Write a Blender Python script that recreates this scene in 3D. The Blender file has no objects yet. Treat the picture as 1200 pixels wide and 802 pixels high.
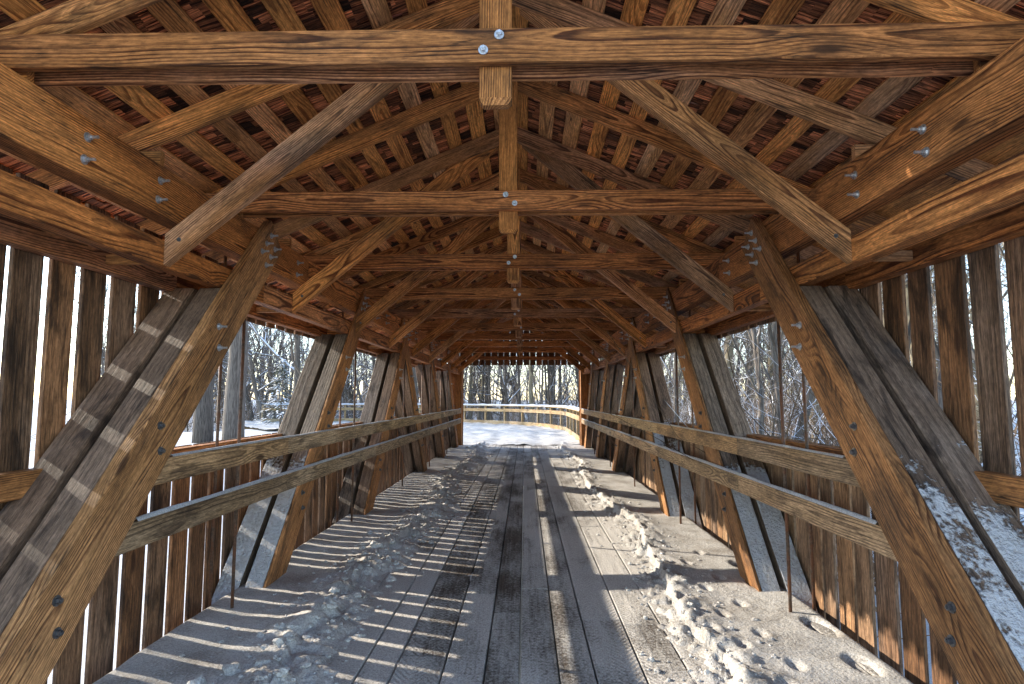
import bpy, math, random
import numpy as np
from mathutils import Vector, noise as mnoise

random.seed(7); rng = np.random.default_rng(7)
S = bpy.context.scene
COL = S.collection
V = Vector
U = random.uniform

# ------------------------------------------------------------------ bookkeeping
def tag(o, label=None, cat=None, group=None, kind=None):
    if label: o['label'] = label
    if cat: o['category'] = cat
    if group: o['group'] = group
    if kind: o['kind'] = kind
    return o

def empty(name, loc=(0, 0, 0), label=None, cat=None, group=None):
    o = bpy.data.objects.new(name, None); COL.objects.link(o); o.location = loc
    o.empty_display_size = .2; o['kind'] = 'thing'
    return tag(o, label, cat, group)

class MB:
    """collects verts / faces / a per-vertex wood coordinate, built as ONE mesh object"""
    def __init__(s): s.v = []; s.f = []; s.g = []; s.m = []; s.c = []; s.sm = False
    def add(s, v, f, g=None, m=0, c=None):
        n = len(s.v); s.v += [tuple(p) for p in v]; s.f += [tuple(i + n for i in q) for q in f]
        s.g += [tuple(p) for p in (g if g is not None else v)]; s.m += [m] * len(f)
        s.c += [c if c is not None else U(0, 1)] * len(v)
        return s
    def beam(s, P0, P1, side, w, h, ch=.004, n0=None, n1=None, m=0):
        """bar from P0 to P1; w along 'side', h along the third axis; n0/n1 = normals of the end cuts"""
        P0 = V(P0); P1 = V(P1); d = (P1 - P0); L = d.length; d = d / L
        sd = V(side); sd = (sd - d * sd.dot(d)).normalized(); t = sd.cross(d)
        ch = min(ch, w * .3, h * .3); a, b = w / 2, h / 2
        sec = [(-a + ch, -b), (a - ch, -b), (a, -b + ch), (a, b - ch), (a - ch, b), (-a + ch, b), (-a, b - ch), (-a, -b + ch)]
        if w < h: a0 = random.choice((-1, 1)) * (a + U(.005, .05)); b0 = U(-.35, .35) * h
        else: b0 = random.choice((-1, 1)) * (b + U(.005, .05)); a0 = U(-.35, .35) * w
        l0 = U(0, 60); vs = []; gs = []
        for P, n, l in ((P0, n0, 0), (P1, n1, L)):
            for (x, y) in sec:
                q = sd * x + t * y; k = 0
                if n is not None:
                    nn = V(n); k = -nn.dot(q) / nn.dot(d)
                vs.append(P + q + d * k); gs.append((l0 + l + k, x - a0, y - b0))
        fs = [tuple(range(7, -1, -1)), tuple(range(8, 16))] + [(i, (i + 1) % 8, 8 + (i + 1) % 8, 8 + i) for i in range(8)]
        return s.add(vs, fs, gs, m)
    def box(s, x0, x1, y0, y1, z0, z1, axis='y', ch=.004, m=0):
        cx, cy, cz = (x0 + x1) / 2, (y0 + y1) / 2, (z0 + z1) / 2
        if axis == 'y': return s.beam((cx, y0, cz), (cx, y1, cz), (1, 0, 0), x1 - x0, z1 - z0, ch, m=m)
        if axis == 'x': return s.beam((x0, cy, cz), (x1, cy, cz), (0, 1, 0), y1 - y0, z1 - z0, ch, m=m)
        return s.beam((cx, cy, z0), (cx, cy, z1), (1, 0, 0), x1 - x0, y1 - y0, ch, m=m)
    def tube(s, pts, rad, k=6, m=0, cap=True):
        n = len(pts); vs = []; fs = []; gs = []
        c = U(0, 1); l = 0
        for i, p in enumerate(pts):
            p = V(p)
            d = (V(pts[min(i + 1, n - 1)]) - V(pts[max(i - 1, 0)])).normalized()
            u = d.orthogonal().normalized() if i == 0 else (u - d * u.dot(d)).normalized()
            w = d.cross(u)
            if i: l += (p - V(pts[i - 1])).length
            for j in range(k):
                an = 2 * math.pi * j / k
                q = u * math.cos(an) + w * math.sin(an)
                vs.append(p + q * rad[i]); gs.append((l, q.x * rad[i], q.y * rad[i]))
        for i in range(n - 1):
            for j in range(k):
                fs.append((i * k + j, i * k + (j + 1) % k, (i + 1) * k + (j + 1) % k, (i + 1) * k + j))
        if cap: fs += [tuple(range(k - 1, -1, -1)), tuple(range((n - 1) * k, n * k))]
        return s.add(vs, fs, gs, m, c)
    def mesh(s, name, mats, smooth=False):
        me = bpy.data.meshes.new(name); me.from_pydata(s.v, [], s.f)
        for mt in (mats if isinstance(mats, (list, tuple)) else [mats]): me.materials.append(mt)
        at = me.attributes.new('grain', 'FLOAT_VECTOR', 'POINT')
        at.data.foreach_set('vector', np.asarray(s.g, dtype=np.float32).ravel())
        at = me.attributes.new('tone', 'FLOAT', 'POINT')
        at.data.foreach_set('value', np.asarray(s.c, dtype=np.float32))
        me.polygons.foreach_set('material_index', np.asarray(s.m, dtype=np.int32))
        if smooth: me.polygons.foreach_set('use_smooth', np.ones(len(s.f), dtype=bool))
        me.update(); return me
    def build(s, name, mats, parent=None, smooth=False):
        o = bpy.data.objects.new(name, s.mesh(name, mats, smooth)); COL.objects.link(o)
        if parent is not None:
            o.parent = parent
            w = V((0, 0, 0)); p = parent
            while p is not None: w += p.location; p = p.parent
            o.location = -w                       # geometry is written in world coordinates
        return o

# ------------------------------------------------------------------ materials
class NT:
    def __init__(s, name):
        s.mat = bpy.data.materials.new(name); s.mat.use_nodes = True
        s.t = s.mat.node_tree; s.b = s.t.nodes['Principled BSDF']
    def n(s, typ, **kw):
        nd = s.t.nodes.new(typ)
        for k, v in kw.items(): setattr(nd, k, v)
        return nd
    def l(s, a, b): s.t.links.new(a, b)
    def inp(s, nd, i, v):
        if hasattr(v, 'is_output') or isinstance(v, bpy.types.NodeSocket): s.l(v, nd.inputs[i])
        else: nd.inputs[i].default_value = v
    def math(s, op, a, b=0., c=0., clamp=False):
        nd = s.n('ShaderNodeMath', operation=op, use_clamp=clamp)
        s.inp(nd, 0, a); s.inp(nd, 1, b)
        if op in ('MULTIPLY_ADD', 'SMOOTH_MIN', 'COMPARE', 'WRAP'): s.inp(nd, 2, c)
        return nd.outputs[0]
    def comb(s, x, y, z):
        nd = s.n('ShaderNodeCombineXYZ'); s.inp(nd, 0, x); s.inp(nd, 1, y); s.inp(nd, 2, z); return nd.outputs[0]
    def sep(s, v):
        nd = s.n('ShaderNodeSeparateXYZ'); s.l(v, nd.inputs[0]); return nd.outputs
    def noise(s, vec, scale, detail=3., rough=.55, col=False, dist=0.):
        nd = s.n('ShaderNodeTexNoise'); s.inp(nd, 'Vector', vec); nd.inputs['Scale'].default_value = scale
        nd.inputs['Detail'].default_value = detail; nd.inputs['Roughness'].default_value = rough
        nd.inputs['Distortion'].default_value = dist
        return nd.outputs['Color' if col else 'Fac']
    def rng(s, v, a, b, c=0., d=1., smooth=True):
        nd = s.n('ShaderNodeMapRange'); nd.clamp = True
        if smooth: nd.interpolation_type = 'SMOOTHSTEP'
        s.inp(nd, 0, v); s.inp(nd, 1, a); s.inp(nd, 2, b); s.inp(nd, 3, c); s.inp(nd, 4, d); return nd.outputs[0]
    def mix(s, f, a, b, mode='MIX'):
        nd = s.n('ShaderNodeMix', data_type='RGBA', blend_type=mode)
        s.inp(nd, 0, f)
        for i, v in ((6, a), (7, b)):
            if isinstance(v, tuple): nd.inputs[i].default_value = (*v, 1)
            else: s.l(v, nd.inputs[i])
        return nd.outputs[2]
    def grey(s, v): return s.comb(v, v, v)
    def bump(s, h, strength, dist):
        nd = s.n('ShaderNodeBump'); nd.inputs['Strength'].default_value = strength
        nd.inputs['Distance'].default_value = dist; s.l(h, nd.inputs['Height']); s.l(nd.outputs[0], s.b.inputs['Normal'])
        return nd.outputs[0]

SNOW_C = (.74, .75, .78)

def wood(name, light, dark, freq=55, ring=.8, stain=.5, fiber=.35, stain_c=(.03, .02, .015), knots=.75,
         vary=.24, rough=.72, snow=None, bump=.45, tone=0., grey=1.):
    """sawn timber: growth rings round a wandering pith, knots, fibres and stains, in each bar's own coordinates"""
    N = NT(name)
    at = N.n('ShaderNodeAttribute', attribute_name='grain').outputs['Vector']
    L, a, b = N.sep(at)
    oi = N.n('ShaderNodeObjectInfo').outputs['Random']
    seed = N.math('MULTIPLY', oi, 37.)
    # knots
    vv = N.comb(N.math('MULTIPLY', L, 1.15), N.math('MULTIPLY', a, 4.2), N.math('ADD', N.math('MULTIPLY', b, 4.2), seed))
    vo = N.n('ShaderNodeTexVoronoi'); N.l(vv, vo.inputs['Vector']); vo.inputs['Scale'].default_value = 1.
    kd = vo.outputs['Distance']; kc = N.sep(vo.outputs['Color'])[0]
    pick = N.math('GREATER_THAN', kc, 1 - knots)
    near = N.math('MULTIPLY', N.rng(kd, .45, .0), pick)
    core = N.math('MULTIPLY', N.rng(kd, .12, .055), pick)
    # rings
    wob = N.sep(N.noise(N.comb(N.math('MULTIPLY', L, .75), seed, 0.), 1., 2., .5, col=True))
    aa = N.math('ADD', a, N.math('MULTIPLY', N.math('SUBTRACT', wob[0], .5), .065))
    bb = N.math('ADD', b, N.math('MULTIPLY', N.math('SUBTRACT', wob[1], .5), .08))
    r = N.math('SQRT', N.math('ADD', N.math('MULTIPLY', aa, aa), N.math('MULTIPLY', bb, bb)))
    nz = N.noise(N.comb(N.math('MULTIPLY', L, 1.6), N.math('MULTIPLY', a, 16.), N.math('MULTIPLY', b, 16.)), 1., 3., .5)
    r = N.math('ADD', r, N.math('MULTIPLY', nz, .011))
    r = N.math('ADD', r, N.math('MULTIPLY', near, .035))
    fr = N.math('FRACT', N.math('MULTIPLY', r, freq))
    late = N.math('MULTIPLY', N.rng(fr, .30, .80), N.rng(fr, 1., .90))
    late = N.math('MULTIPLY', late, N.rng(nz, .25, .65, .4, 1.2))
    fine = N.math('FRACT', N.math('MULTIPLY', r, freq * 3.7))
    late = N.math('MAXIMUM', late, N.math('MULTIPLY', N.math('POWER', fine, 2.), .5))
    fib = N.noise(N.comb(N.math('MULTIPLY', L, 7.), N.math('MULTIPLY', a, 260.), N.math('MULTIPLY', b, 260.)), 1., 3., .65)
    stn = N.noise(N.comb(N.math('MULTIPLY', L, 1.7), N.math('MULTIPLY', a, 6.), N.math('MULTIPLY', b, 6.)), 1., 5., .62, dist=.6)
    col = N.mix(N.math('MULTIPLY', late, ring, clamp=True), light, dark)
    col = N.mix(1., col, N.grey(N.rng(fib, .3, .7, 1 - fiber * 1.5, 1 + fiber, smooth=False)), 'MULTIPLY')
    big = N.noise(N.comb(N.math('MULTIPLY', L, .8), N.math('MULTIPLY', a, 3.), N.math('MULTIPLY', b, 3.)), 1., 4., .6)
    col = N.mix(1., col, N.grey(N.rng(big, .3, .7, .62, 1.32, smooth=False)), 'MULTIPLY')
    col = N.mix(N.math('MULTIPLY', N.rng(stn, .48, .68), stain), col, stain_c)
    grit = N.noise(N.comb(N.math('MULTIPLY', L, 22.), N.math('MULTIPLY', a, 75.), N.math('MULTIPLY', b, 75.)), 1., 3., .7)
    col = N.mix(1., col, N.grey(N.rng(grit, .32, .68, .66, 1.34, smooth=False)), 'MULTIPLY')
    wth = N.math('MULTIPLY', N.math('POWER', N.math('FRACT', N.math('MULTIPLY', oi, 29.3)), 2.2), N.rng(big, .35, .6, .25 * grey, .75 * grey))
    hs = N.n('ShaderNodeHueSaturation'); hs.inputs['Saturation'].default_value = .55; hs.inputs['Value'].default_value = .82; N.l(col, hs.inputs['Color'])
    col = N.mix(wth, col, hs.outputs[0])
    # drying checks: thin dark splits
    chk = N.noise(N.comb(N.math('MULTIPLY', L, .9), N.math('MULTIPLY', a, 34.), N.math('MULTIPLY', b, 34.)), 1., 2., .5)
    ck = N.math('MULTIPLY', N.rng(N.math('ABSOLUTE', N.math('SUBTRACT', chk, .5)), .012, .004), N.rng(stn, .45, .6))
    col = N.mix(N.math('MULTIPLY', ck, .8), col, (.02, .012, .008))
    col = N.mix(N.math('MULTIPLY', core, .85), col, (.035, .015, .008))
    hue = N.mix(N.math('FRACT', N.math('MULTIPLY', oi, 7.31)), (1.08, .95, .84), (1., 1., .98))
    col = N.mix(1., col, hue, 'MULTIPLY')
    br = N.rng(N.math('FRACT', N.math('MULTIPLY', oi, 13.7)), 0., 1., 1 - vary, 1 + vary, smooth=False)
    if tone:
        tn = N.n('ShaderNodeAttribute', attribute_name='tone').outputs['Fac']
        br = N.math('MULTIPLY', br, N.rng(tn, 0., 1., 1 - tone, 1 + tone, smooth=False))
    col = N.mix(1., col, N.grey(br), 'MULTIPLY')
    hgt = N.math('ADD', N.math('ADD', N.math('MULTIPLY', fib, .6), N.math('MULTIPLY', grit, .7)), N.math('SUBTRACT', N.math('MULTIPLY', late, -.5), N.math('MULTIPLY', ck, 1.)))
    rg = rough
    if snow is not None:
        # wind-blown snow lodged on the upward face: thick low down, broken into patches higher up
        ztop, amt = snow
        ge = N.n('ShaderNodeNewGeometry'); nz_ = N.sep(ge.outputs['Normal'])[2]; z = N.sep(ge.outputs['Position'])[2]
        up = N.rng(nz_, .25, .5)
        pn = N.noise(ge.outputs['Position'], 3.2, 5., .6); pf = N.noise(ge.outputs['Position'], 38., 3., .6)
        lvl = N.math('ADD', N.rng(z, ztop, ztop - 1.3, 0., amt, smooth=False), N.math('ADD', N.math('MULTIPLY', pn, 1.1), N.math('MULTIPLY', pf, .55)))
        mk = N.math('MULTIPLY', N.rng(lvl, 1.12, 1.25), up)
        col = N.mix(N.math('MULTIPLY', mk, N.rng(pf, .3, .6, .72, 1.)), col, (.56, .57, .6))
        hgt = N.math('ADD', hgt, N.math('MULTIPLY', mk, N.math('ADD', 1.5, N.math('MULTIPLY', pf, 7.))))
    N.l(col, N.b.inputs['Base Color']); N.b.inputs['Roughness'].default_value = rg
    N.b.inputs['Specular IOR Level'].default_value = .25
    N.bump(hgt, bump, .006)
    return N.mat

W_frame = wood('timber_warm', (.64, .262, .078), (.115, .034, .009), 78, .92, .5, grey=.6)
W_brace = wood('timber_tan', (.70, .318, .098), (.14, .046, .013), 95, .85, .55, stain_c=(.05, .036, .02))
W_sheath = wood('sheathing_pine', (.78, .375, .112), (.26, .092, .024), 80, .8, .4, stain_c=(.05, .027, .012))
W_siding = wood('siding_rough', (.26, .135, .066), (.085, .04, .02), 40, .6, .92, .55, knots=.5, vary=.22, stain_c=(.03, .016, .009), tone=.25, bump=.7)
W_siding_lit = wood('siding_painted_sunlight', (.33, .205, .115), (.12, .065, .034), 40, .6, .8, .5, knots=.5, vary=.22, stain_c=(.05, .028, .016), tone=.25, bump=.7)  # copy of the rough siding with sunlight put into its colour
W_face = wood('timber_brown', (.46, .225, .085), (.12, .046, .016), 100, .85, .55, grey=.2)
W_ply = wood('timber_weathered', (.25, .175, .13), (.085, .055, .04), 40, .5, .92, .35, knots=.3, stain_c=(.035, .025, .022), vary=.15, bump=.7)
W_ply_snow = wood('timber_weathered_snow', (.25, .175, .13), (.085, .055, .04), 40, .5, .92, .35, knots=.3, stain_c=(.035, .025, .022), vary=.15, bump=.7, snow=(1.7, .66))
W_ply_deep = wood('timber_weathered_deep_snow', (.23, .18, .14), (.08, .056, .044), 40, .6, .7, .5, knots=.3, stain_c=(.04, .03, .026), vary=.15, bump=.8, snow=(1.42, .95))
W_rail = wood('rail_grey', (.45, .31, .175), (.14, .09, .05), 66, .85, .65, .5, stain_c=(.06, .04, .028))
W_out = wood('railing_pine', (.42, .315, .175), (.24, .16, .08), 70, .6, .4, vary=.15)
W_shake = wood('cedar_shake', (.60, .235, .105), (.09, .022, .010), 50, .95, .85, .7, knots=.0, stain_c=(.014, .008, .006), tone=.9, rough=.8, bump=.8)

def metal(name, c, rough, rust=0.):
    N = NT(name); g = N.n('ShaderNodeNewGeometry').outputs['Position']
    n = N.noise(g, 60., 4., .6)
    col = N.mix(N.rng(n, .35, .65), c, tuple(x * .55 for x in c))
    if rust: col = N.mix(N.math('MULTIPLY', N.rng(N.noise(g, 9., 5., .6), .4, .6), rust), col, (.16, .062, .028))
    N.l(col, N.b.inputs['Base Color']); N.b.inputs['Metallic'].default_value = .75 if not rust else .25
    N.l(N.rng(n, .3, .7, rough - .1, rough + .15), N.b.inputs['Roughness']); N.bump(n, .2, .002); return N.mat
M_bolt = metal('galvanised_steel', (.62, .64, .68), .38)
M_dark_bolt = metal('dull_steel', (.16, .16, .17), .45)
M_rod = metal('rusty_rod', (.13, .085, .06), .6, .8)
M_wire = metal('railing_wire', (.06, .06, .065), .5)

def snow_mat(name, dirt=0., grit=.0, bump=.6, tint=SNOW_C):
    N = NT(name); g = N.n('ShaderNodeNewGeometry').outputs['Position']
    big = N.noise(g, 2.3, 5., .6); fine = N.noise(g, 55., 4., .65); mid = N.noise(g, 14., 4., .6)
    col = N.mix(N.rng(mid, .3, .7), tuple(x * .9 for x in tint), tint)
    if dirt:
        col = N.mix(N.math('MULTIPLY', N.rng(N.math('ADD', N.math('MULTIPLY', big, .6), N.math('MULTIPLY', fine, .45)), .46, .66), dirt), col, (.20, .165, .13))
        col = N.mix(1., col, N.grey(N.rng(N.noise(g, 95., 4., .75), .34, .62, .62, 1.12)), 'MULTIPLY')
    N.l(col, N.b.inputs['Base Color']); N.b.inputs['Roughness'].default_value = .65
    N.b.inputs['Specular IOR Level'].default_value = .3
    N.b.inputs['Subsurface Weight'].default_value = 0.
    N.bump(N.math('ADD', N.math('MULTIPLY', fine, .6), mid), bump, .012); return N.mat
M_snow = snow_mat('clean_snow', .25, tint=(.54, .55, .575))
M_snow_deck = snow_mat('trodden_snow', .6, bump=1., tint=(.55, .53, .505))
M_clod = snow_mat('snow_clod', .45, bump=1., tint=(.58, .56, .535))

def deck_mat():
    """old deck planks with frost and tyre-packed snow rubbed into them"""
    N = NT('deck_plank_frosted')
    at = N.n('ShaderNodeAttribute', attribute_name='grain').outputs['Vector']; L, a, b = N.sep(at)
    tn = N.n('ShaderNodeAttribute', attribute_name='tone').outputs['Fac']
    g = N.n('ShaderNodeNewGeometry').outputs['Position']; x, y, z = N.sep(g)
    fib = N.noise(N.comb(N.math('MULTIPLY', L, 5.), N.math('MULTIPLY', a, 130.), N.math('MULTIPLY', b, 130.)), 1., 4., .65)
    nz = N.noise(N.comb(N.math('MULTIPLY', L, 1.2), N.math('MULTIPLY', a, 14.), 0.), 1., 3., .5)
    wavy = N.math('FRACT', N.math('ADD', N.math('MULTIPLY', N.math('ADD', a, N.math('MULTIPLY', nz, .09)), 60.), 0.))
    col = N.mix(N.math('POWER', wavy, 2.), (.085, .062, .045), (.028, .02, .015))
    col = N.mix(1., col, N.grey(N.rng(fib, .25, .75, .55, 1.3)), 'MULTIPLY')
    # packed snow: broad patches, per-plank amount, streaks along the deck, tyre tread
    patch = N.noise(N.comb(N.math('MULTIPLY', x, 2.2), N.math('MULTIPLY', y, .8), 0.), 1., 5., .62)
    speck = N.noise(g, 42., 5., .72)
    streak = N.noise(N.comb(N.math('MULTIPLY', x, 26.), N.math('MULTIPLY', y, .8), 3.), 1., 3., .6)
    wv = N.math('SINE', N.math('ADD', N.math('MULTIPLY', y, 120.), N.math('MULTIPLY', N.math('ABSOLUTE', N.math('SUBTRACT', N.math('FRACT', N.math('MULTIPLY', x, 5.5)), .5)), 30.)))
    inband = N.math('MULTIPLY', N.rng(N.math('ABSOLUTE', N.math('SUBTRACT', N.math('ABSOLUTE', N.math('SUBTRACT', x, .12)), .62)), .22, .12), N.rng(patch, .36, .55))
    tread = N.math('MULTIPLY', N.math('MULTIPLY', wv, inband), N.math('MULTIPLY', speck, .10))
    amt = N.math('ADD', N.math('ADD', N.math('MULTIPLY', patch, 1.25), N.math('MULTIPLY', speck, 1.05)),
                 N.math('ADD', N.math('MULTIPLY', streak, .35), N.math('ADD', N.math('MULTIPLY', tn, .30), tread)))
    side = N.rng(N.math('ABSOLUTE', N.math('SUBTRACT', x, .05)), .25, 1.2, 0., .16)
    amt = N.math('ADD', amt, side)
    mk = N.rng(amt, 1.18, 1.62)
    col = N.mix(N.math('MULTIPLY', mk, .93), col, N.mix(N.rng(N.noise(g, 85., 4., .75), .36, .62), (.30, .28, .26), (.57, .545, .515)))
    N.l(col, N.b.inputs['Base Color']); N.b.inputs['Roughness'].default_value = .7
    N.b.inputs['Specular IOR Level'].default_value = .25
    N.bump(N.math('ADD', N.math('MULTIPLY', mk, 1.), N.math('ADD', N.math('MULTIPLY', speck, .7), N.math('ADD', N.math('MULTIPLY', wavy, -.3), N.math('MULTIPLY', tread, 4.)))), .8, .012)
    return N.mat
M_deck = deck_mat()

def bark_mat(name, light, dark, snow=.55):
    N = NT(name); at = N.n('ShaderNodeAttribute', attribute_name='grain').outputs['Vector']; L, a, b = N.sep(at)
    n = N.noise(N.comb(N.math('MULTIPLY', L, 2.2), N.math('MULTIPLY', a, 26.), N.math('MULTIPLY', b, 26.)), 1., 4., .65)
    tn = N.n('ShaderNodeAttribute', attribute_name='tone').outputs['Fac']
    col = N.mix(N.rng(n, .35, .65), dark, light)
    col = N.mix(1., col, N.grey(N.rng(tn, 0., 1., .7, 1.3)), 'MULTIPLY')
    ge = N.n('ShaderNodeNewGeometry'); up = N.sep(ge.outputs['Normal'])[2]
    pn = N.noise(ge.outputs['Position'], 1.8, 3., .6)
    col = N.mix(N.math('MULTIPLY', N.rng(up, .35, .6), N.rng(N.math('ADD', pn, snow), .85, 1.02)), col, SNOW_C)
    N.l(col, N.b.inputs['Base Color']); N.b.inputs['Roughness'].default_value = .9; N.bump(n, .6, .03); return N.mat
M_bark = bark_mat('bark_grey', (.155, .13, .107), (.055, .044, .036))
M_bark_pale = bark_mat('bark_pale', (.30, .245, .155), (.12, .09, .058))
M_twig = bark_mat('twig_brown', (.155, .13, .105), (.07, .055, .043), .6)
M_brush = bark_mat('brush_tan', (.17, .115, .072), (.06, .038, .024), .52)
M_needle = bark_mat('needles', (.05, .065, .035), (.02, .028, .016), .5)

# ------------------------------------------------------------------ small hardware
def bolt_mesh(stub=.05, r=.016, mat=M_bolt):
    """washer, hex nut and threaded stub along +X"""
    m = MB()
    def cyl(x0, x1, rr, k, ph=0):
        vs = [(x, rr * math.cos(ph + 2 * math.pi * i / k), rr * math.sin(ph + 2 * math.pi * i / k)) for x in (x0, x1) for i in range(k)]
        m.add(vs, [tuple(range(k - 1, -1, -1)), tuple(range(k, 2 * k))] + [(i, (i + 1) % k, k + (i + 1) % k, k + i) for i in range(k)])
    cyl(0, .005, r * 1.7, 14); cyl(.005, .022, r, 6, .3); cyl(.022, .022 + stub, r * .55, 10)
    return m.mesh('bolt', mat)
BM_nut = bolt_mesh(.035, .0145); BM_flat = bolt_mesh(.006, .0125); BM_dark = bolt_mesh(.006, .0145, M_dark_bolt)
def bolt(me, loc, dirv, parent):
    o = bpy.data.objects.new('bolt', me); COL.objects.link(o); o.parent = parent
    w = V((0, 0, 0)); p = parent
    while p is not None: w += p.location; p = p.parent
    o.location = V(loc) - w; o.rotation_euler = V(dirv).to_track_quat('X', 'Z').to_euler(); return o

ORD = ['first', 'second', 'third', 'fourth', 'fifth', 'sixth', 'seventh', 'eighth', 'ninth', 'tenth']
SIDE = {-1: 'left', 1: 'right'}

# ------------------------------------------------------------------ main dimensions (bridge axis = +Y, deck top z = 0)
Y0, Y1 = 1.25, 20.3            # the covered part
XD = 2.03                      # inner face of the leaning timbers
ZC0, ZC1 = 2.70, 3.0           # top chord
PAN = 3.1; YC = 10.8           # truss panel and middle
SL = .43                       # roof slope
def zu(x): return 3.16 + SL * (2.08 - abs(x))     # underside of the rafters
WIN = (4.15, 17.55)            # window opening along the wall

# ------------------------------------------------------------------ deck + snow
def make_deck():
    m = MB(); x = -2.31
    while x < 2.3:
        w = min(U(.20, .29), 2.31 - x); y = Y0 - .9
        while y < 21.2:
            l = min(U(2.6, 4.9), 21.2 - y)
            m.box(x + .005, x + w - .005, y + .004, y + l - .003, -.09, U(-.004, .002), 'y', .006); y += l
        x += w
    return tag(m.build('deck', M_deck), kind='structure')
make_deck()

FOOT = [(1.56, 3.45), (1.72, 3.72), (1.50, 3.98), (1.70, 4.2), (1.56, 4.55), (1.78, 4.8), (1.62, 5.15), (1.83, 5.45), (1.66, 5.9), (1.9, 6.3),
        (1.32, 3.62), (1.38, 4.25), (1.36, 4.85), (1.42, 5.5)]
PUD = [(2.12, 3.75, .07, .13), (2.17, 4.35, .08, .16), (2.1, 5.3, .07, .12), (2.15, 5.9, .06, .1), (2.16, 3.3, .06, .1)]
def fb(x, y, z, o=4): return mnoise.fractal((x, y, z), .9, 2.1, o)
def snow_h(x, y):
    wl = -1.28 + .12 * math.sin(y * .9) + .1 * fb(y * .7, 3.1, 0, 2)
    wr = 1.36 + .1 * math.sin(y * .8 + 2) + .1 * fb(y * .7, 9.1, 0, 2)
    n = fb(x * 7, y * 7, 1.7, 5); nl = fb(x * 2.2, y * 2.2, 5.1, 3)
    lump = max(0, fb(x * 13, y * 13, 8.8, 3))
    h = -.035 + .022 * nl + .012 * n                                  # swept middle: mostly bare planks
    for c, wd, hh in ((wl, .24, .058), (wr, .24, .018)):
        k = math.exp(-((x - c) / wd) ** 2)
        h += k * (hh * (.75 + .5 * nl) + .05 * lump + .035 * n + .022 + .03 * abs(fb(x * 22, y * 22, 3.3, 3)))
    if x < wl: h = max(h, .035 + .012 * nl - .0 * n + .05 * math.exp(-((x - wl) / .25) ** 2) * (1 + n))
    if x > wr: h = max(h, .032 + .010 * nl + .045 * math.exp(-((x - wr) / .22) ** 2) * (1 + n))
    if -.35 > x > wl: h += .012
    for fx, fy in FOOT:
        dx, dy = (x - fx) / .042, (y - fy) / .075; q = dx * dx + dy * dy
        if q < 6: h -= .030 * math.exp(-q * 1.1) - .010 * math.exp(-(q - 2) ** 2)
    for px, py, a, b in PUD:
        q = ((x - px) / a) ** 2 + ((y - py) / b) ** 2 + .35 * n
        if q < 1.6: h -= .05 * max(0, min(1, 1.5 - q))
    e = min(x + 2.31, 2.31 - x)
    return h - .03 * max(0, 1 - e / .05)

def make_snow():
    ys = [Y0 - .6]
    while ys[-1] < 21.15: ys.append(ys[-1] + max(.018, .0072 * ys[-1]))
    xs = np.linspace(-2.305, 2.305, 215); nx = len(xs)
    vs = [(x, y, snow_h(x, y)) for y in ys for x in xs]; fs = []
    for j in range(len(ys) - 1):
        for i in range(nx - 1):
            q = (j * nx + i, j * nx + i + 1, (j + 1) * nx + i + 1, (j + 1) * nx + i)
            if max(vs[k][2] for k in q) > -.012: fs.append(q)
    m = MB(); m.add(vs, fs)
    o = m.build('trodden_snow', M_snow_deck, smooth=True)
    tag(o, 'grey trodden snow ploughed into low banks along both sides of the deck', 'snow', kind='stuff')
    # loose clods thrown up on the banks
    m = MB()
    import bmesh
    bm = bmesh.new(); bmesh.ops.create_icosphere(bm, subdivisions=2, radius=1.)
    iv = [v.co.copy() for v in bm.verts]; ifc = [tuple(v.index for v in f.verts) for f in bm.faces]; bm.free()
    for i in range(2600):
        left = random.random() < .62
        y = 2.2 + 18 * random.random() ** 1.7
        c = (-1.28 + .12 * math.sin(y * .9)) if left else (1.36 + .1 * math.sin(y * .8 + 2))
        x = c + random.gauss(0, .2)
        r = min(.058 if left else .022, .006 + random.expovariate(1 / (.0078 if left else .0055)))
        z = max(0, snow_h(x, y)); sd = U(0, 99)
        sc = V((U(.8, 1.3), U(.8, 1.3), U(.45, .8)))
        vs = []
        for p in iv:
            k = 1 + .55 * mnoise.noise(p * 1.2 + V((sd, 0, 0))) + .4 * mnoise.noise(p * 2.8 + V((0, sd, 0)))
            vs.append((x + p.x * r * k * sc.x, y + p.y * r * k * sc.y, z + r * .1 + p.z * r * k * sc.z))
        m.add(vs, ifc)
    tag(m.build('snow_clods', M_clod), 'loose lumps of broken snow scattered along the ploughed banks', 'snow', kind='stuff')
make_snow()

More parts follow.
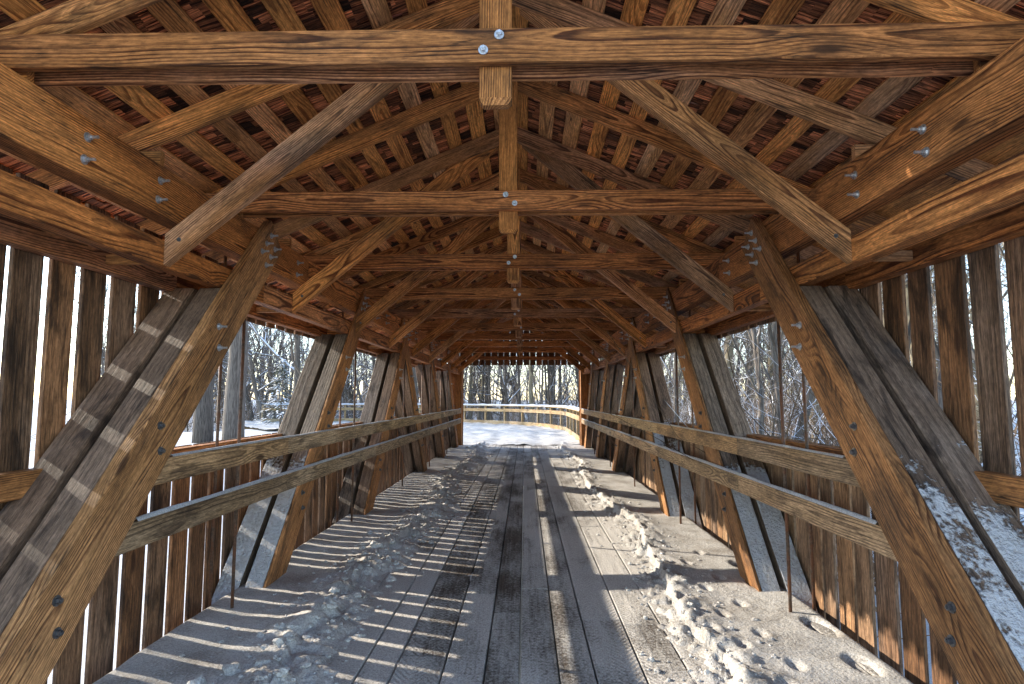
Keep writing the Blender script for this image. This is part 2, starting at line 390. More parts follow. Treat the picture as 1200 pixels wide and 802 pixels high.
# ------------------------------------------------------------------ leaning truss timbers
def diagonal(side, k, far):
    """k = 0,1,2 from the bridge end; far half leans the other way"""
    yb = 2.17 + PAN * k; run = 2.66 / 2.85
    def Y(z): y = yb + z * run; return 2 * YC - y if far else y
    first = (k == 0 and not far)
    names = {(-1, 0, 0): 'frontmost leaning timber on the left, dark and striped by sunlight, with brown inner board',
             (1, 0, 0): 'frontmost leaning timber on the right, dark and dusted with snow, with brown inner board',
             (-1, 1, 0): 'leaning timber second from the front on the left, its foot packed with rippled snow',
             (1, 1, 0): 'leaning timber second from front on the right, smooth snow-covered foot behind a rusty rod',
             (-1, 2, 0): 'third leaning timber from the front along the left wall, grey and bare, top tilted away',
             (1, 2, 0): 'third leaning timber from the front along the right wall, dark, top tilted away'}
    if not far: lab = names[(side, k, 0)]
    else: lab = '%s leaning timber from the far end on the %s, top tilted towards the viewer' % (['first', 'second', 'third'][k], SIDE[side])
    t = empty('truss_diagonal', (side * 2.25, Y(0), 0), lab, 'timber', 'leaning timbers of the side trusses')
    dz = V((0, Y(1) - Y(0), 1)).normalized()
    sx = (1, 0, 0); flat = (0, 0, 1)
    xi = 1.985 if first else (XD + .006 if far else XD); e = .004 if far else 0
    # inner facing board, right up over the chord
    mb = MB(); xa, xb = xi, 2.056 - e
    zt = 2.97 - e; xc = side * (xa + xb) / 2
    mb.beam((xc, Y(-.03), -.03), (xc, Y(zt), zt), sx, xb - xa, .315, .005, n0=flat, n1=None)
    face = mb.build('facing_board', W_face, t)
    pm = W_ply
    if side > 0 and first: pm = W_ply_snow
    if k == 1 and not far: pm = W_ply_deep if side < 0 else W_ply_deep
    if k == 2 and not far and side > 0: pm = W_ply_snow
    ztop = 2.388 - e
    for (xa, xb) in ((2.062 + e, 2.212 - e), (2.262 + e, 2.45 - e)):
        mb = MB(); xc = side * (xa + xb) / 2
        mb.beam((xc, Y(-.45), -.45), (xc, Y(ztop), ztop), sx, xb - xa, .31, .006, n0=flat, n1=flat)
        mb.build('timber', pm, t)
    # bolts on the facing
    nrm = (-side, 0, 0); perp = V((0, -dz.z, dz.y))
    for z, me in ((.62, BM_dark), (1.37, BM_dark), (2.02, BM_nut)):
        for e in (-1, 1):
            p = V((side * xi, Y(z + e * .035), z + e * .035)) + perp * (.055 * e)
            bolt(me, p, nrm, face)
    for i in range(3):
        for j in range(2):
            z = 2.72 + i * .085
            p = V((side * xi, Y(z), z)) + perp * (-.055 + .11 * j) + V((0, 0, .02 * j)); bolt(BM_nut, p, nrm, face)
    return t
for far in (False, True):
    for k in range(3):
        for s in (-1, 1): diagonal(s, k, far)

# ------------------------------------------------------------------ chords, plates, girts
def long_member(name, label, cat, s, xa, xb, z0, z1, mat, cuts, boltys=(), grp=None, end=Y1):
    t = empty(name, (s * (xa + xb) / 2, Y0, z0), label, cat, grp)
    ys = [Y0] + list(cuts) + [end]
    for a, b in zip(ys, ys[1:]):
        mb = MB(); mb.box(min(s * xa, s * xb), max(s * xa, s * xb), a + .002, b - .002, z0, z1, 'y', .006)
        o = mb.build('plank', mat, t)
        for y in boltys:
            if a <= y < b:
                for dzz in (.08, .2): bolt(BM_nut, (s * xa, y + .012 * (dzz > .1), z0 + dzz), (-s, 0, 0), o)
    return t
for s in (-1, 1):
    sd = SIDE[s]
    long_member('top_chord', 'heavy bolted brown beam high on the %s, running full length under the rafters' % sd, 'beam', s, 2.06, 2.20, ZC0, ZC1, W_frame,
                (5.9, 12.1, 17.4), (2.82, 3.42, 5.6, 6.25, 8.7, 9.3, 11.8, 14.5, 15.1), 'long beams of the side walls')
    long_member('brace_beam', 'lower inner beam on the %s that the slanting roof braces butt against' % sd, 'beam', s, 2.06, 2.16, 2.395, 2.555, W_frame,
                (4.9, 10.2, 15.8), (), 'long beams of the side walls')
    long_member('header_girt', 'thin outer header rail above the windows on the %s, behind the brace beam' % sd, 'beam', s, 2.385, 2.470, 2.36, 2.53, W_frame,
                (4.2, 9.0, 14.0), (), 'long beams of the side walls')
    t = long_member('sill_girt', 'window sill rail on the %s wall just outside the handrails' % sd, 'beam', s, 2.385, 2.470, 1.10, 1.235, W_face,
                (4.2, 7.4, 13.6), (), 'long beams of the side walls')
    for i in range(9):
        y = 3.48 + 2.01 * i; mb = MB()
        mb.box(min(s * 2.163, s * 2.382), max(s * 2.163, s * 2.382), y - .02, y + .02, 2.40, 2.46, 'x')
        mb.build('spacer_block', W_brace, bpy.data.objects['header_girt' if s < 0 else 'header_girt.001'])

# snow lying on a long flat top
def snow_strip(path, w, h, parent, name='snow_cap', lift=.002, gaps=0.):
    """path: points along the ledge; a low pillow of snow with a ragged edge"""
    m = MB(); prof = 5; n = len(path); vs = []; fs = []
    for i, (p, sdv) in enumerate(path):
        p = V(p); sdv = V(sdv); th = h * (.75 + .5 * mnoise.noise(p * 1.7)) * (1 if gaps == 0 else max(.05, min(1, (mnoise.noise(p * 1.1) + .5 - gaps) * 4)))
        for j in range(prof):
            u = -1 + 2 * j / (prof - 1)
            e = w / 2 * (1 + .10 * mnoise.noise(p * 9 + V((j, 0, 0))))
            vs.append(p + sdv * (u * e) + V((0, 0, lift + th * max(0, 1 - abs(u) ** 3.))))
    for i in range(n - 1):
        for j in range(prof - 1):
            fs.append((i * prof + j, i * prof + j + 1, (i + 1) * prof + j + 1, (i + 1) * prof + j))
    m.add(vs, fs); return m.build(name, M_snow, parent, smooth=True)

# ------------------------------------------------------------------ handrails
for s in (-1, 1):
    for nm, z0, z1 in (('upper', 1.105, 1.25), ('lower', .785, .93)):
        run = 2.66 / 2.85
        ystart = lambda z: 2.17 + z * run + .20
        t = empty('handrail', (s * 2.0, 3.3, z0), '%s grey plank handrail along the %s side, snow on its top edge' % (nm, SIDE[s]), 'handrail', 'plank handrails bolted to the side trusses')
        cuts = [ystart((z0 + z1) / 2), 5.35, 8.55, 13.1, 16.3, 19.9]
        cn = (0, 1, -run)
        for i, (a, b) in enumerate(zip(cuts, cuts[1:])):
            mb = MB(); mb.beam((s * 2.007, a + .002, (z0 + z1) / 2), (s * 2.007, b - .002, (z0 + z1) / 2), (1, 0, 0), .042, z1 - z0, .004, n0=cn if i == 0 else None)
            mb.build('rail_plank', W_rail, t)
        ys = np.arange(cuts[0] + .12, 19.85, .06)
        snow_strip([((s * 2.007, y, z1), (1, 0, 0)) for y in ys], .046, .016 if nm == 'upper' else .024, t)

# ------------------------------------------------------------------ plank walls
def wall(s):
    t = empty('plank_wall', (s * 2.48, Y0, -.4), 'upright %s boards with slits of daylight walling the %s side' % ('dark' if s < 0 else 'tan brown', SIDE[s]), 'wall', 'plank walls of the covered bridge')
    y = Y0
    while y < Y1 - .05:
        w = U(.165, .225); g = U(.042, .068) if s < 0 else (U(.018, .05) if y > 4.1 else U(.045, .065))
        b = min(y + w, Y1); win = WIN[0] < (y + b) / 2 < WIN[1]
        th = .025; xa = 2.475 + U(0, .004)
        x0, x1 = sorted((s * xa, s * (xa + th)))
        tl = U(-.006, .006)
        def board(z0, z1, nm):
            mb = MB(); xm = (x0 + x1) / 2
            mb.beam((xm, (y + b) / 2 - tl, z0), (xm, (y + b) / 2 + tl, z1), (1, 0, 0), th, b - y, .003); mb.build(nm, W_siding_lit if s > 0 and nm == 'wall_board' and win else W_siding, t)  # right-hand boards below the windows get the painted-sunlight copy
        if win:
            board(-.5, 1.24, 'wall_board'); board(2.325 + U(-.006, .006), 2.76, 'header_board')
        else: board(-.5, 2.76, 'wall_board')
        y = b + g
    return t
for s in (-1, 1): wall(s)

# ------------------------------------------------------------------ steel tie rods in pairs
for s in (-1, 1):
    for i, yp in enumerate((4.62, 7.74, 10.9, 13.95, 17.05)):
        for q, (x, dy) in enumerate(((2.083, .0), (2.285, .06))):
            t = empty('tie_rod', (s * x, yp, 0), '%s rusty rod of the %s pair from the front, %s wall' % (['inner', 'outer'][q], ORD[i], SIDE[s]), 'steel rod', 'upright steel rods of the side trusses')
            mb = MB(); mb.tube([(s * x, yp + dy, -.3), (s * x, yp + dy, 2.394 if q == 0 else 2.80)], [.0125, .0125], 10)
            mb.build('rod', M_rod, t, smooth=True)
            mb = MB(); zz = .06
            mb.tube([(s * x, yp + dy, 2.36), (s * x, yp + dy, 2.392)], [.026, .026], 6)
            mb.build('nut', M_rod, t)

# ------------------------------------------------------------------ roof frames
RT = .14 / math.cos(math.atan(SL))        # vertical thickness of a rafter
def rafters(t, y, nm='rafter'):
    for s in (-1, 1):
        mb = MB(); zc = lambda x: zu(x) + RT / 2
        mb.beam((s * 3.05, y, zc(3.05)), (s * .012, y, zc(.012)), (0, 1, 0), .046, .14, .004, n0=(1, 0, 0), n1=(1, 0, 0))
        mb.build(nm, W_brace, t)
        mb = MB(); xs = sorted((s * 2.085, s * 2.30))
        h = (zu(2.085) + zu(2.3)) / 2 - .012
        mb.box(xs[0], xs[1], y - .02, y + .02, ZC1 + .001, h, 'x'); mb.build('seat_block', W_brace, t)
NTIE = 9
for i in range(NTIE):
    y = 2.505 + 2.01 * i
    lab = ('nearest roof truss, its knotty double tie beam crossing the top above a bolted king post' if i == 0 else
           '%s roof truss from the front: double tie beam bolted round a short king post' % ORD[i])
    t = empty('roof_truss', (0, y, 3.03), lab, 'roof truss', 'roof trusses with horizontal tie beams')
    for e in (-1, 1):
        mb = MB(); yc = y + e * .063
        mb.box(-2.42, 2.42, yc - .0225, yc + .0225, 3.03, 3.182, 'x', .005)
        o = mb.build('tie_beam', W_frame, t)
        if e < 0:
            f = 1 if i % 2 == 0 else -1
            bolt(BM_flat, (.018 * f, yc - .0225, 3.148), (0, -1, 0), o); bolt(BM_flat, (-.05 * f, yc - .0225, 3.08), (0, -1, 0), o)
    # king post with a chamfered foot
    w, d = .143, .076; zb, ch = 2.868, .026
    mb = MB(); mb.box(-w / 2, w / 2, y - d / 2, y + d / 2, zb + ch, zu(0) + RT - .01, 'z', .005)
    vs = []; gs = []
    for z, k in ((zb, ch * .7), (zb + ch, 0)):
        for (x, yy) in ((-w / 2 + k, -d / 2 + k), (w / 2 - k, -d / 2 + k), (w / 2 - k, d / 2 - k), (-w / 2 + k, d / 2 - k)):
            vs.append((x, y + yy, z)); gs.append((z * .3, x - .1, yy - .03))
    mb.add(vs, [(3, 2, 1, 0), (0, 1, 5, 4), (1, 2, 6, 5), (2, 3, 7, 6), (3, 0, 4, 7)], gs)
    mb.build('king_post', W_brace, t)
    rafters(t, y)
for i in range(9):
    y = 3.48 + 2.01 * i
    lab = ('nearest rafter pair with long slanting braces reaching down to the side beams' if i == 0 else
           '%s pair of braced rafters from the front, slanting braces down to both side beams' % ORD[i])
    t = empty('braced_rafters', (0, y, 2.5), lab, 'roof frame', 'rafter pairs with slanting braces')
    rafters(t, y)
    for s in (-1, 1):
        kb = .84; yy = y + .06
        mb = MB()
        mb.beam((s * 2.058, yy, 2.50), (s * .10, yy, 2.50 + kb * 1.958 - .03), (0, 1, 0), .07, .15, .005, n0=(1, 0, 0), n1=(1, 0, 0))
        o = mb.build('brace', W_brace, t)
        q = V((s * 1.97, yy, 2.50 + .088 * kb - .015)); bolt(BM_dark, q + V((0, -.036, 0)), (0, -1, 0), o).scale = (.5, .55, .55)

# ------------------------------------------------------------------ roof skin
roof = empty('shingle_roof', (0, YC, 4.2), 'cedar shake roof on spaced boards, red shake undersides showing between them', 'roof')
ca = math.cos(math.atan(SL)); sa = math.sin(math.atan(SL))
YR0, YR1 = Y0 - .25, Y1 + .4
for s in (-1, 1):
    u = .02
    nv = V((s * sa, 0, ca)); dv = V((s * ca, 0, -sa))
    apex = V((0, 0, zu(0) + RT))
    j = 0
    while u < 3.30:
        w = U(.125, .15); mb = MB(); y = YR0 + (0 if j % 2 else -.8)
        while y < YR1:
            l = U(3.4, 5.6); a, b = max(y, YR0), min(y + l, YR1)
            if b - a > .1:
                c = apex + dv * (u + w / 2) + nv * .011
                mb.beam((c.x, a + .002, c.z), (c.x, b - .002, c.z), nv, .020, w, .003)
            y += l
        mb.build('roof_board', W_sheath, roof); u += w + U(.10, .12); j += 1
    mb = MB(); row = 0; u0 = 3.50
    while u0 > .0:
        y = YR0 - U(0, .1); ex = .135
        while y < YR1:
            w = U(.045, .135); a, b = y, min(y + w, YR1 + .02); ln = U(.38, .47); th = U(.010, .024)
            lo = u0 + U(-.035, .035); hi = max(.0, lo - ln)
            # tapered shake: butt end thick, lies on the courses below
            tilt = random.gauss(0, .014)
            t0, t1 = .036 + U(0, .012), .0235 + U(0, .004)
            P = []
            for uu, base, tk in ((lo, t0, th), (hi, t1, .003)):
                skw = tilt * (1 if uu == lo else -1)
                for yy in (a + .005 + skw, b - .005 + skw):
                    q = apex + dv * uu
                    P += [q + nv * base + V((0, yy, 0)), q + nv * (base + tk) + V((0, yy, 0))]
            for p in P: p.z += 0
            g0 = U(0, 50); G = []
            for uu in (lo, hi):
                for yy in (0, w):
                    G += [(g0 + uu, yy - w * .4, .03), (g0 + uu, yy - w * .4, .05)]
            mb.add(P, [(0, 1, 3, 2), (4, 6, 7, 5), (0, 4, 5, 1), (2, 3, 7, 6), (0, 2, 6, 4), (1, 5, 7, 3)], G)
            y += w + U(-.004, .008)
        u0 -= ex; row += 1
    mb.build('shingles', W_shake, roof)
mb = MB(); mb.beam((0, YR0, apex.z + .055), (0, YR1, apex.z + .055), (1, 0, 0), .10, .03, .003); mb.build('ridge_cap', W_shake, roof)

# far gable boards and end posts
t = empty('gable_wall', (0, Y1 + .03, 2.7), 'narrow upright gable boards above the far opening, light slits between them', 'wall')
x = -2.5
while x < 2.48:
    w = U(.16, .2); mb = MB(); xm = x + w / 2
    mb.beam((xm, Y1 + .03, 2.72), (xm, Y1 + .03, zu(xm) + RT - .03), (0, 1, 0), .025, w, .003); mb.build('gable_board', W_siding, t); x += w + U(.02, .04)
mb = MB(); mb.box(-2.4, 2.4, Y1 - .10, Y1 + .012, 2.90, 3.02, 'x'); mb.build('portal_beam', W_frame, t)
for s in (-1, 1):
    t = empty('portal_post', (s * 2.1, Y1 - .1, 0), 'upright end post on the %s of the far opening' % SIDE[s], 'post', 'posts of the far opening')
    mb = MB(); xs = sorted((s * 1.99, s * 2.19)); mb.box(xs[0], xs[1], Y1 - .25, Y1 + .0, -.1, 2.695, 'z', .006); mb.build('post', W_face, t)
    mb = MB(); xs = sorted((s * 1.96, s * 2.42)); mb.box(xs[0], xs[1], Y1 + .018, Y1 + .043, -.1, 2.70, 'z', .003); mb.build('trim_board', W_face, t)

# ------------------------------------------------------------------ curved boardwalk beyond
YB, RB, XB = 27.5, 13.0, 2.15          # straight to YB, then an arc to the left (outer edge radius RB about (XB-RB, YB))
def walk(sv, off):
    """point and right-hand normal at arc length sv from y=20.6; off = distance inward from the outer edge"""
    l0 = YB - 20.6
    if sv < l0: return V((XB - off, 20.6 + sv, 0)), V((1, 0, 0))
    a = (sv - l0) / RB; c = V((XB - RB, YB, 0)); n = V((math.cos(a), math.sin(a), 0)); return c + n * (RB - off), n
SMAX = 36.
WID = 4.3
m = MB(); vs = []; fs = []; nn = 150; kk = 70
for i in range(nn + 1):
    for j in range(kk + 1):
        off = -.12 + 9.5 * j / kk; p, n = walk(SMAX * i / nn, off)
        e = j / kk * 2.2
        rut = sum(math.exp(-((off - c) / .28) ** 2) for c in (1.45, 3.1))
        vs.append((p.x, p.y, .03 - .05 * rut + .05 * fb(p.x * 1.3, p.y * 1.3, 7) + .10 * max(0, 1 - e / .16) ** 1.5 * (1 + .5 * fb(p.x, p.y, 0)) + .02 * fb(p.x * 3, p.y * 3, 2)))
for i in range(nn):
    for j in range(kk): fs.append((i * (kk + 1) + j, (i + 1) * (kk + 1) + j, (i + 1) * (kk + 1) + j + 1, i * (kk + 1) + j + 1))
m.add(vs, fs); tag(m.build('snowy_path', M_snow_deck, smooth=True), kind='structure')
m = MB()
for i in range(40):
    p, n = walk(SMAX * i / 39, WID / 2); q, n2 = walk(min(SMAX, SMAX * (i + 1) / 39), WID / 2)
    if (q - p).length > .1: m.beam(p + V((0, 0, -.17)), q + V((0, 0, -.17)), n, WID + .2, .16)
tag(m.build('boardwalk', W_out), kind='structure')

def railing(off, inner, label):
    t = empty('boardwalk_railing', walk(1, off)[0], label, 'railing', 'railings of the curved boardwalk')
    st = 1.75; n = int((SMAX - 1) / st)
    P = [walk(.5 + st * i, off) for i in range(n)]
    for i, (p, nv) in enumerate(P):
        mb = MB(); mb.beam(p + V((0, 0, -.6)), p + V((0, 0, 1.13)), nv, .13, .10); mb.build('post', W_out, t)
        if i < n - 1:
            q, n2 = P[i + 1]; io = nv * (-.085 if not inner else .085)
            for nm, z0, z1 in (('middle_rail', .80, .98), ('bottom_rail', .04, .26)):
                mb = MB(); mb.beam(p + io + V((0, 0, (z0 + z1) / 2)), q + io + V((0, 0, (z0 + z1) / 2)), nv, .04, z1 - z0); mb.build(nm, W_out, t)
            mb = MB(); mb.beam(p + V((0, 0, 1.15)), q + V((0, 0, 1.15)), nv, .26, .04); mb.build('top_rail', W_out, t)
            mb = MB()
            for k in range(9):
                z = .30 + .058 * k; mb.tube([p + V((0, 0, z)), q + V((0, 0, z))], [.011, .011], 5)
            mb.build('wire_panel', M_wire, t)
    snow_strip([(walk(.5 + .2 * i, off)[0] + V((0, 0, 1.17)), walk(.5 + .2 * i, off)[1]) for i in range(int(st * (n - 1) / .2))], .27, .12, t)
railing(.0, False, 'outer snow-capped wooden railing curving left beyond the far opening, wire panels between its posts')
0 and railing(WID, True, 'inner snow-capped wooden railing starting at the left corner of the far opening')

# ------------------------------------------------------------------ ground
def gz(x, y):
    d = max(0, abs(x) - 6); z = -1.25 + .012 * min(d, 60) + .35 * fb(x * .06, y * .06, 3, 3) + .10 * fb(x * .5, y * .5, 1, 3)
    k = max(0, min(1, (y - 17.5) / 4)) * max(0, min(1, (8 - math.hypot(x + 9.5, y - 27.5)) / 4 + 1)) if x < 1 else 0
    z += (-.06 - z) * k * .97
    if y > 40: z += .02 * min(y - 40, 60)
    return z
g = []
ax = np.concatenate([-np.geomspace(400, 3, 46), np.linspace(-2.5, 2.5, 6), np.geomspace(3, 400, 46)])
ay = np.concatenate([np.linspace(-60, 0, 18), np.linspace(1, 60, 70), np.geomspace(62, 500, 26)])
m = MB(); vs = [(x, y, gz(x, y)) for y in ay for x in ax]; nx = len(ax)
m.add(vs, [(j * nx + i, j * nx + i + 1, (j + 1) * nx + i + 1, (j + 1) * nx + i) for j in range(len(ay) - 1) for i in range(nx - 1)])
tag(m.build('snowy_ground', M_snow, smooth=True), kind='structure')

# ------------------------------------------------------------------ trees
def grow(m, p, d, L, r, lvl, maxl, sides, kids, spread, droop=0., t0=.3):
    """one limb as a wandering tapered tube, then its side limbs"""
    n = max(3, int(4 + L * .6)) if lvl == 0 else (5 if lvl == 1 else 4)
    pts = [V(p)]; dd = V(d).normalized(); st = L / (n - 1)
    for i in range(n - 1):
        j = .07 if lvl == 0 else .22
        dd = (dd + V((random.gauss(0, j), random.gauss(0, j), random.gauss(0, j) + (.03 if lvl == 0 else .09 - droop)))).normalized()
        pts.append(pts[-1] + dd * st)
    end = .22 if lvl == 0 else .3
    rad = [max(.004, r * (1 - (1 - end) * (i / (n - 1)) ** .9)) for i in range(n)]
    tgt = m[0] if lvl == 0 else m[1]
    tgt.tube(pts, rad, sides[lvl], cap=(lvl == 0))
    if lvl >= maxl: return
    nk = kids[lvl]
    for c in range(nk):
        f = t0 + (1 - t0) * ((c + U(.1, .9)) / nk) if lvl == 0 else U(.2, 1.)
        x = f * (n - 1); i = min(n - 2, int(x)); fr = x - i
        q = pts[i].lerp(pts[i + 1], fr); ax = (pts[i + 1] - pts[i]).normalized()
        u = ax.orthogonal().normalized(); w = ax.cross(u); an = U(0, 2 * math.pi)
        side = u * math.cos(an) + w * math.sin(an); sp = U(*spread)
        nd = ax * math.cos(sp) + side * math.sin(sp)
        rr = (rad[i] * (1 - fr) + rad[i + 1] * fr) * U(.42, .62)
        ll = L * (U(.30, .46) * (1.15 - .55 * f) if lvl == 0 else U(.36, .6))
        grow(m, q, nd, ll, rr, lvl + 1, maxl, sides, kids, spread, droop, t0)

def tree_meshes(seed, H, r, bark, kids=(13, 7, 5), maxl=3, spread=(.5, 1.1), t0=.28):
    random.seed(seed); m = (MB(), MB())
    grow(m, (0, 0, -.4), (U(-.04, .04), U(-.04, .04), 1), H, r, 0, maxl, (9, 5, 3, 3), kids, spread, 0., t0)
    return m[0].mesh('trunk', bark, True), m[1].mesh('branches', M_twig if bark is M_bark else bark, False)
TYPES = {
    'big':  [tree_meshes(s, 17, .42, M_bark, (12, 8, 6), 3, t0=.35) for s in (11, 12)],
    'mid':  [tree_meshes(s, 14, .19, M_bark, (15, 7, 5), 3, t0=.16) for s in (21, 22, 23, 24)],
    'slim': [tree_meshes(s, 10, .085, M_bark, (14, 6, 4), 3, t0=.08) for s in (31, 32, 33)],
    'pole': [tree_meshes(s, 15, .13, M_bark, (15, 6, 4), 3, (.3, .75), .22) for s in (51, 52, 53)],
    'pale': [tree_meshes(s, 16, .24, M_bark_pale, (12, 7, 5), 3, t0=.3) for s in (41, 42)],
}
random.seed(99)
def tree(kind, x, y, label, group=None, sc=1., name='bare_tree', idx=None):
    tm, bm = TYPES[kind][random.randrange(len(TYPES[kind])) if idx is None else idx % len(TYPES[kind])]
    t = empty(name, (x, y, gz(x, y)), label, 'tree', group); t.rotation_euler.z = U(0, 6.28); t.scale = (sc, sc, sc * U(.95, 1.05))
    for nm, me in (('trunk', tm), ('branches', bm)):
        o = bpy.data.objects.new(nm, me); COL.objects.link(o); o.parent = t
    return t
CX = .125
def at(px, y): return (CX + (px - 615) / 700 * y, y)     # ground position seen at photo column px, y metres ahead
G = 'bare trees in the snowy woods'
tree('big', *at(237, 23), 'thick grey trunk nearest the frontmost leaning timber in the left front window', G, .95, idx=0)
tree('big', *at(273, 21), 'thick dark trunk standing right beside the two rods in the left front window', G, .95, idx=1)
tree('mid', *at(348, 34), 'straight grey trunk near the right edge of the left front window', G, 1.15, idx=0)
tree('pale', *at(554, 52), 'leftmost of the sunlit pale trunks seen through the far opening', G, .9, idx=0)
tree('pale', *at(562, 55), 'second sunlit pale trunk from the left seen through the far opening', G, .9, idx=1)
tree('big', *at(573, 54), 'thick brown trunk beside the pale trunks in the far opening', G, .8, idx=0)
tree('mid', *at(616, 58), 'thin dark tree in the middle of the far opening', G, .9, idx=1)
tree('big', *at(650, 50), 'forked dark tree near the right of the far opening, snow on its limbs', G, .7, idx=1)
tree('big', *at(853, 30), 'thick sunlit trunk beside the second leaning timber in the right front window', G, .7, idx=0)
tree('pole', *at(915, 20), 'grey tree right behind the rods in the right front window', G, .9, idx=2)
LBL = {('mid', -1): 'bare grey tree among the others in the snow on the left of the bridge', ('slim', -1): 'slender bare sapling among the others in the snow on the left of the bridge',
       ('mid', 1): 'bare grey tree among the others in the snow on the right of the bridge', ('slim', 1): 'slender bare sapling among the others in the snow on the right of the bridge',
       ('pole', -1): 'tall straight bare tree among the others in the snow on the left of the bridge', ('pole', 1): 'tall straight bare tree among the others in the snow on the right of the bridge',
       ('pale', 1): 'sunlit pale bare tree among the others on the right of the bridge'}
GR = {-1: 'woods on the left of the bridge', 1: 'woods on the right of the bridge'}
n = 0; tries = 0; used = []
while n < 190 and tries < 5000:
    tries += 1; y = 13 + 47 * random.random() ** .8; x = U(-1, 1) * (.62 * y + 4)
    if abs(x) < 4.8 and y < 46: continue
    if x < 0 and math.hypot(x - (XB - RB), y - YB) < RB + 2 and y > 18: continue
    if -40 < x < 0 and y < .37 * -x + 19: continue                # leaves the sun's path to the bridge open
    if any((x - a) ** 2 + (y - b) ** 2 < 2.2 for a, b in used): continue
    k = random.choice(('mid', 'slim', 'pole', 'pole') if x < 0 else ('pole', 'slim', 'pale', 'pale', 'pole'))
    sd = -1 if x < 0 else 1
    tree(k, x, y, LBL[(k, sd)], GR[sd] + {'mid': ', trees', 'slim': ', saplings', 'pale': ', pale trees', 'pole': ', tall poles'}[k], U(.75, 1.15)); used.append((x, y)); n += 1

for i in range(34):
    sd = -1 if i % 2 else 1
    x = sd * U(7.5, 19); y = U(2, .37 * -x + 2.2) if sd < 0 else U(2.5, 14)
    k = 'slim' if random.random() < .5 else 'pole'
    tree(k, x, y, LBL[(k, sd)], GR[sd] + {'pole': ', tall poles', 'slim': ', saplings'}[k], U(.75, 1.1))
# small dark evergreen seen in the left window
random.seed(5)
x, y = at(328, 30); t = empty('evergreen', (x, y, gz(x, y)), 'small dark evergreen with drooping snowy boughs in the left front window', 'tree')
mb = MB(); mb.tube([(x, y, gz(x, y) - .3), (x + .1, y, gz(x, y) + 3.6)], [.07, .015], 6); mb.build('trunk', M_bark, t, True)
mb = MB()
for i in range(900):
    h = random.random() ** .8; z = .5 + 3.1 * h; R = (1 - h) * 1.15 + .1; a = U(0, 6.28); r = R * math.sqrt(U(.05, 1))
    p = V((x + r * math.cos(a), y + r * math.sin(a), gz(x, y) + z - .25 * r + .15 * math.sin(a * 5 + z * 4)))
    o = V((math.cos(a), math.sin(a), -.35)) * U(.1, .22); w = V((-math.sin(a), math.cos(a), U(-.3, .3))) * U(.03, .06)
    mb.add([p - w, p + w, p + o + w * .3, p + o - w * .3], [(0, 1, 2, 3)])
mb.build('boughs', M_needle, t)

# far woods and brush: masses nobody could count
def mass(name, label, seed, cnt, place, kinds, mat):
    random.seed(seed); m = (MB(), MB())
    for i in range(cnt):
        x, y = place()
        kinds(m, x, y)
    a = m[0]; b = m[1]; a_n = len(a.v)
    a.v += b.v; a.f += [tuple(i + a_n for i in q) for q in b.f]; a.g += b.g; a.m += b.m; a.c += b.c
    return tag(a.build(name, mat), label, 'woods', kind='stuff')
def far_place():
    while True:
        y = U(48, 125); x = U(-1, 1) * .72 * y
        if not (x < 0 and y < .37 * -x + 22): return x, y
def far_tree(m, x, y):
    grow(m, (x, y, gz(x, y) - .3), (U(-.05, .05), U(-.05, .05), 1), U(9, 17), U(.08, .22), 0, 2, (5, 3, 3), (13, 6), (.5, 1.1), 0., .1)
mass('far_woods', 'distant leafless woods filling the horizon behind the bridge', 3, 420, far_place, far_tree, M_twig)
def brush_place():
    while True:
        y = U(22, 85); x = U(-1, 1) * (.66 * y)
        if abs(x) < 6 and y < 46: continue
        if x < 0 and math.hypot(x - (XB - RB), y - YB) < RB + 2: continue
        if x < 0 and y < .37 * -x + 16: continue
        return x, y
_near = [(U(-13, -7), U(1, 6)) for _ in range(45)] + [(U(4.6, 11), U(1, 12)) for _ in range(45)]
_far_brush = brush_place
def brush_place(): return _near.pop() if _near else _far_brush()
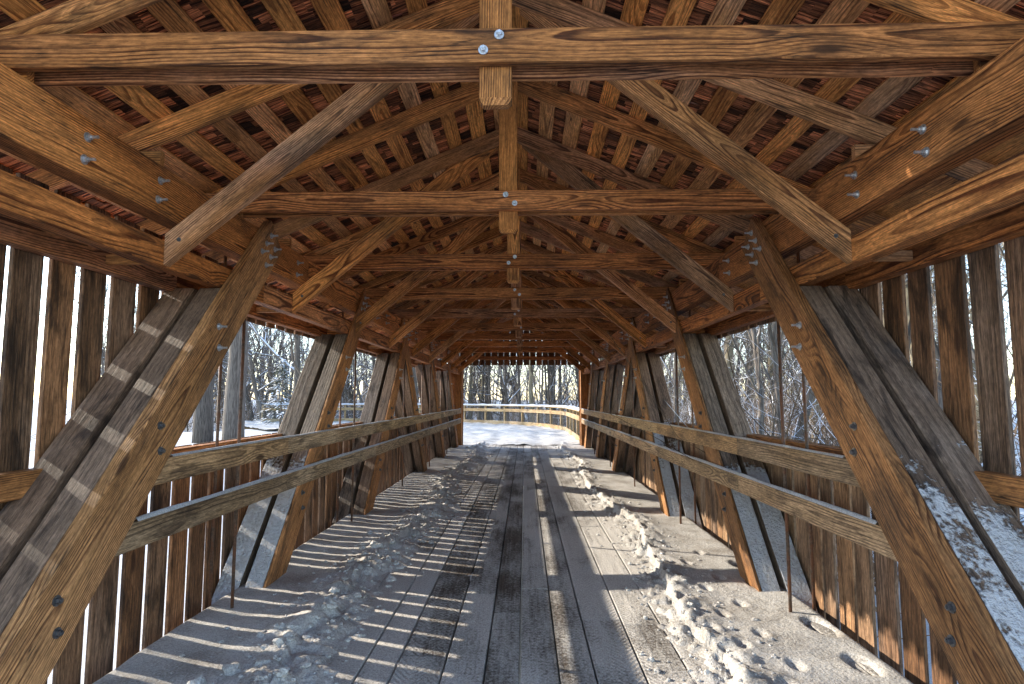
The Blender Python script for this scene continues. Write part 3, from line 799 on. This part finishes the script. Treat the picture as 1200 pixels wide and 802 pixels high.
def bush(m, x, y):
    z = gz(x, y) - .1
    for k in range(7):
        grow(m, (x + U(-.3, .3), y + U(-.3, .3), z), (U(-.6, .6), U(-.6, .6), 1), U(1.6, 4.2), U(.012, .028), 1, 2, (4, 3, 3), (5, 5), (.4, 1.1), .06)
mass('undergrowth', 'tangled leafless brush and briars with snow on the twigs', 4, 700, lambda: brush_place(), bush, M_brush)

# ------------------------------------------------------------------ light
to_sun = V((-1.1245, .42, .512)).normalized()
sun = bpy.data.lights.new('sun', 'SUN'); sun.energy = 2.0; sun.angle = math.radians(.55); sun.color = (1., .90, .74)
so = bpy.data.objects.new('sun', sun); COL.objects.link(so); so.rotation_euler = to_sun.to_track_quat('Z', 'Y').to_euler(); so.location = (-30, 12, 20)
w = bpy.data.worlds.new('World'); S.world = w; w.use_nodes = True
nt = w.node_tree; bg = nt.nodes['Background']; sk = nt.nodes.new('ShaderNodeTexSky'); sk.sky_type = 'NISHITA'; sk.sun_disc = False
sk.sun_elevation = math.asin(to_sun.z); sk.sun_rotation = math.atan2(to_sun.x, to_sun.y); sk.air_density = 1.; sk.dust_density = .4; sk.ozone_density = 1.
nt.links.new(sk.outputs[0], bg.inputs[0]); bg.inputs[1].default_value = .15

# ------------------------------------------------------------------ camera
cam = bpy.data.cameras.new('camera'); co = bpy.data.objects.new('camera', cam); COL.objects.link(co); S.camera = co
cam.sensor_width = 36; cam.lens = 700 / 1200 * 36; cam.clip_start = .05; cam.clip_end = 2000
F = 700.; yaw = math.atan(15 / F); pit = math.atan(66 / math.hypot(F, 15))
co.location = (CX, 0, 1.6); co.rotation_euler = (math.pi / 2 + pit, 0, yaw)

S.view_settings.view_transform = 'Standard'; S.view_settings.look = 'None'; S.view_settings.exposure = 2.4; S.view_settings.gamma = 1
S.render.engine = 'CYCLES'
c = S.cycles; c.max_bounces = 10; c.diffuse_bounces = 7; c.glossy_bounces = 3; c.use_denoising = True; c.sample_clamp_indirect = 8
c.caustics_reflective = False; c.caustics_refractive = False
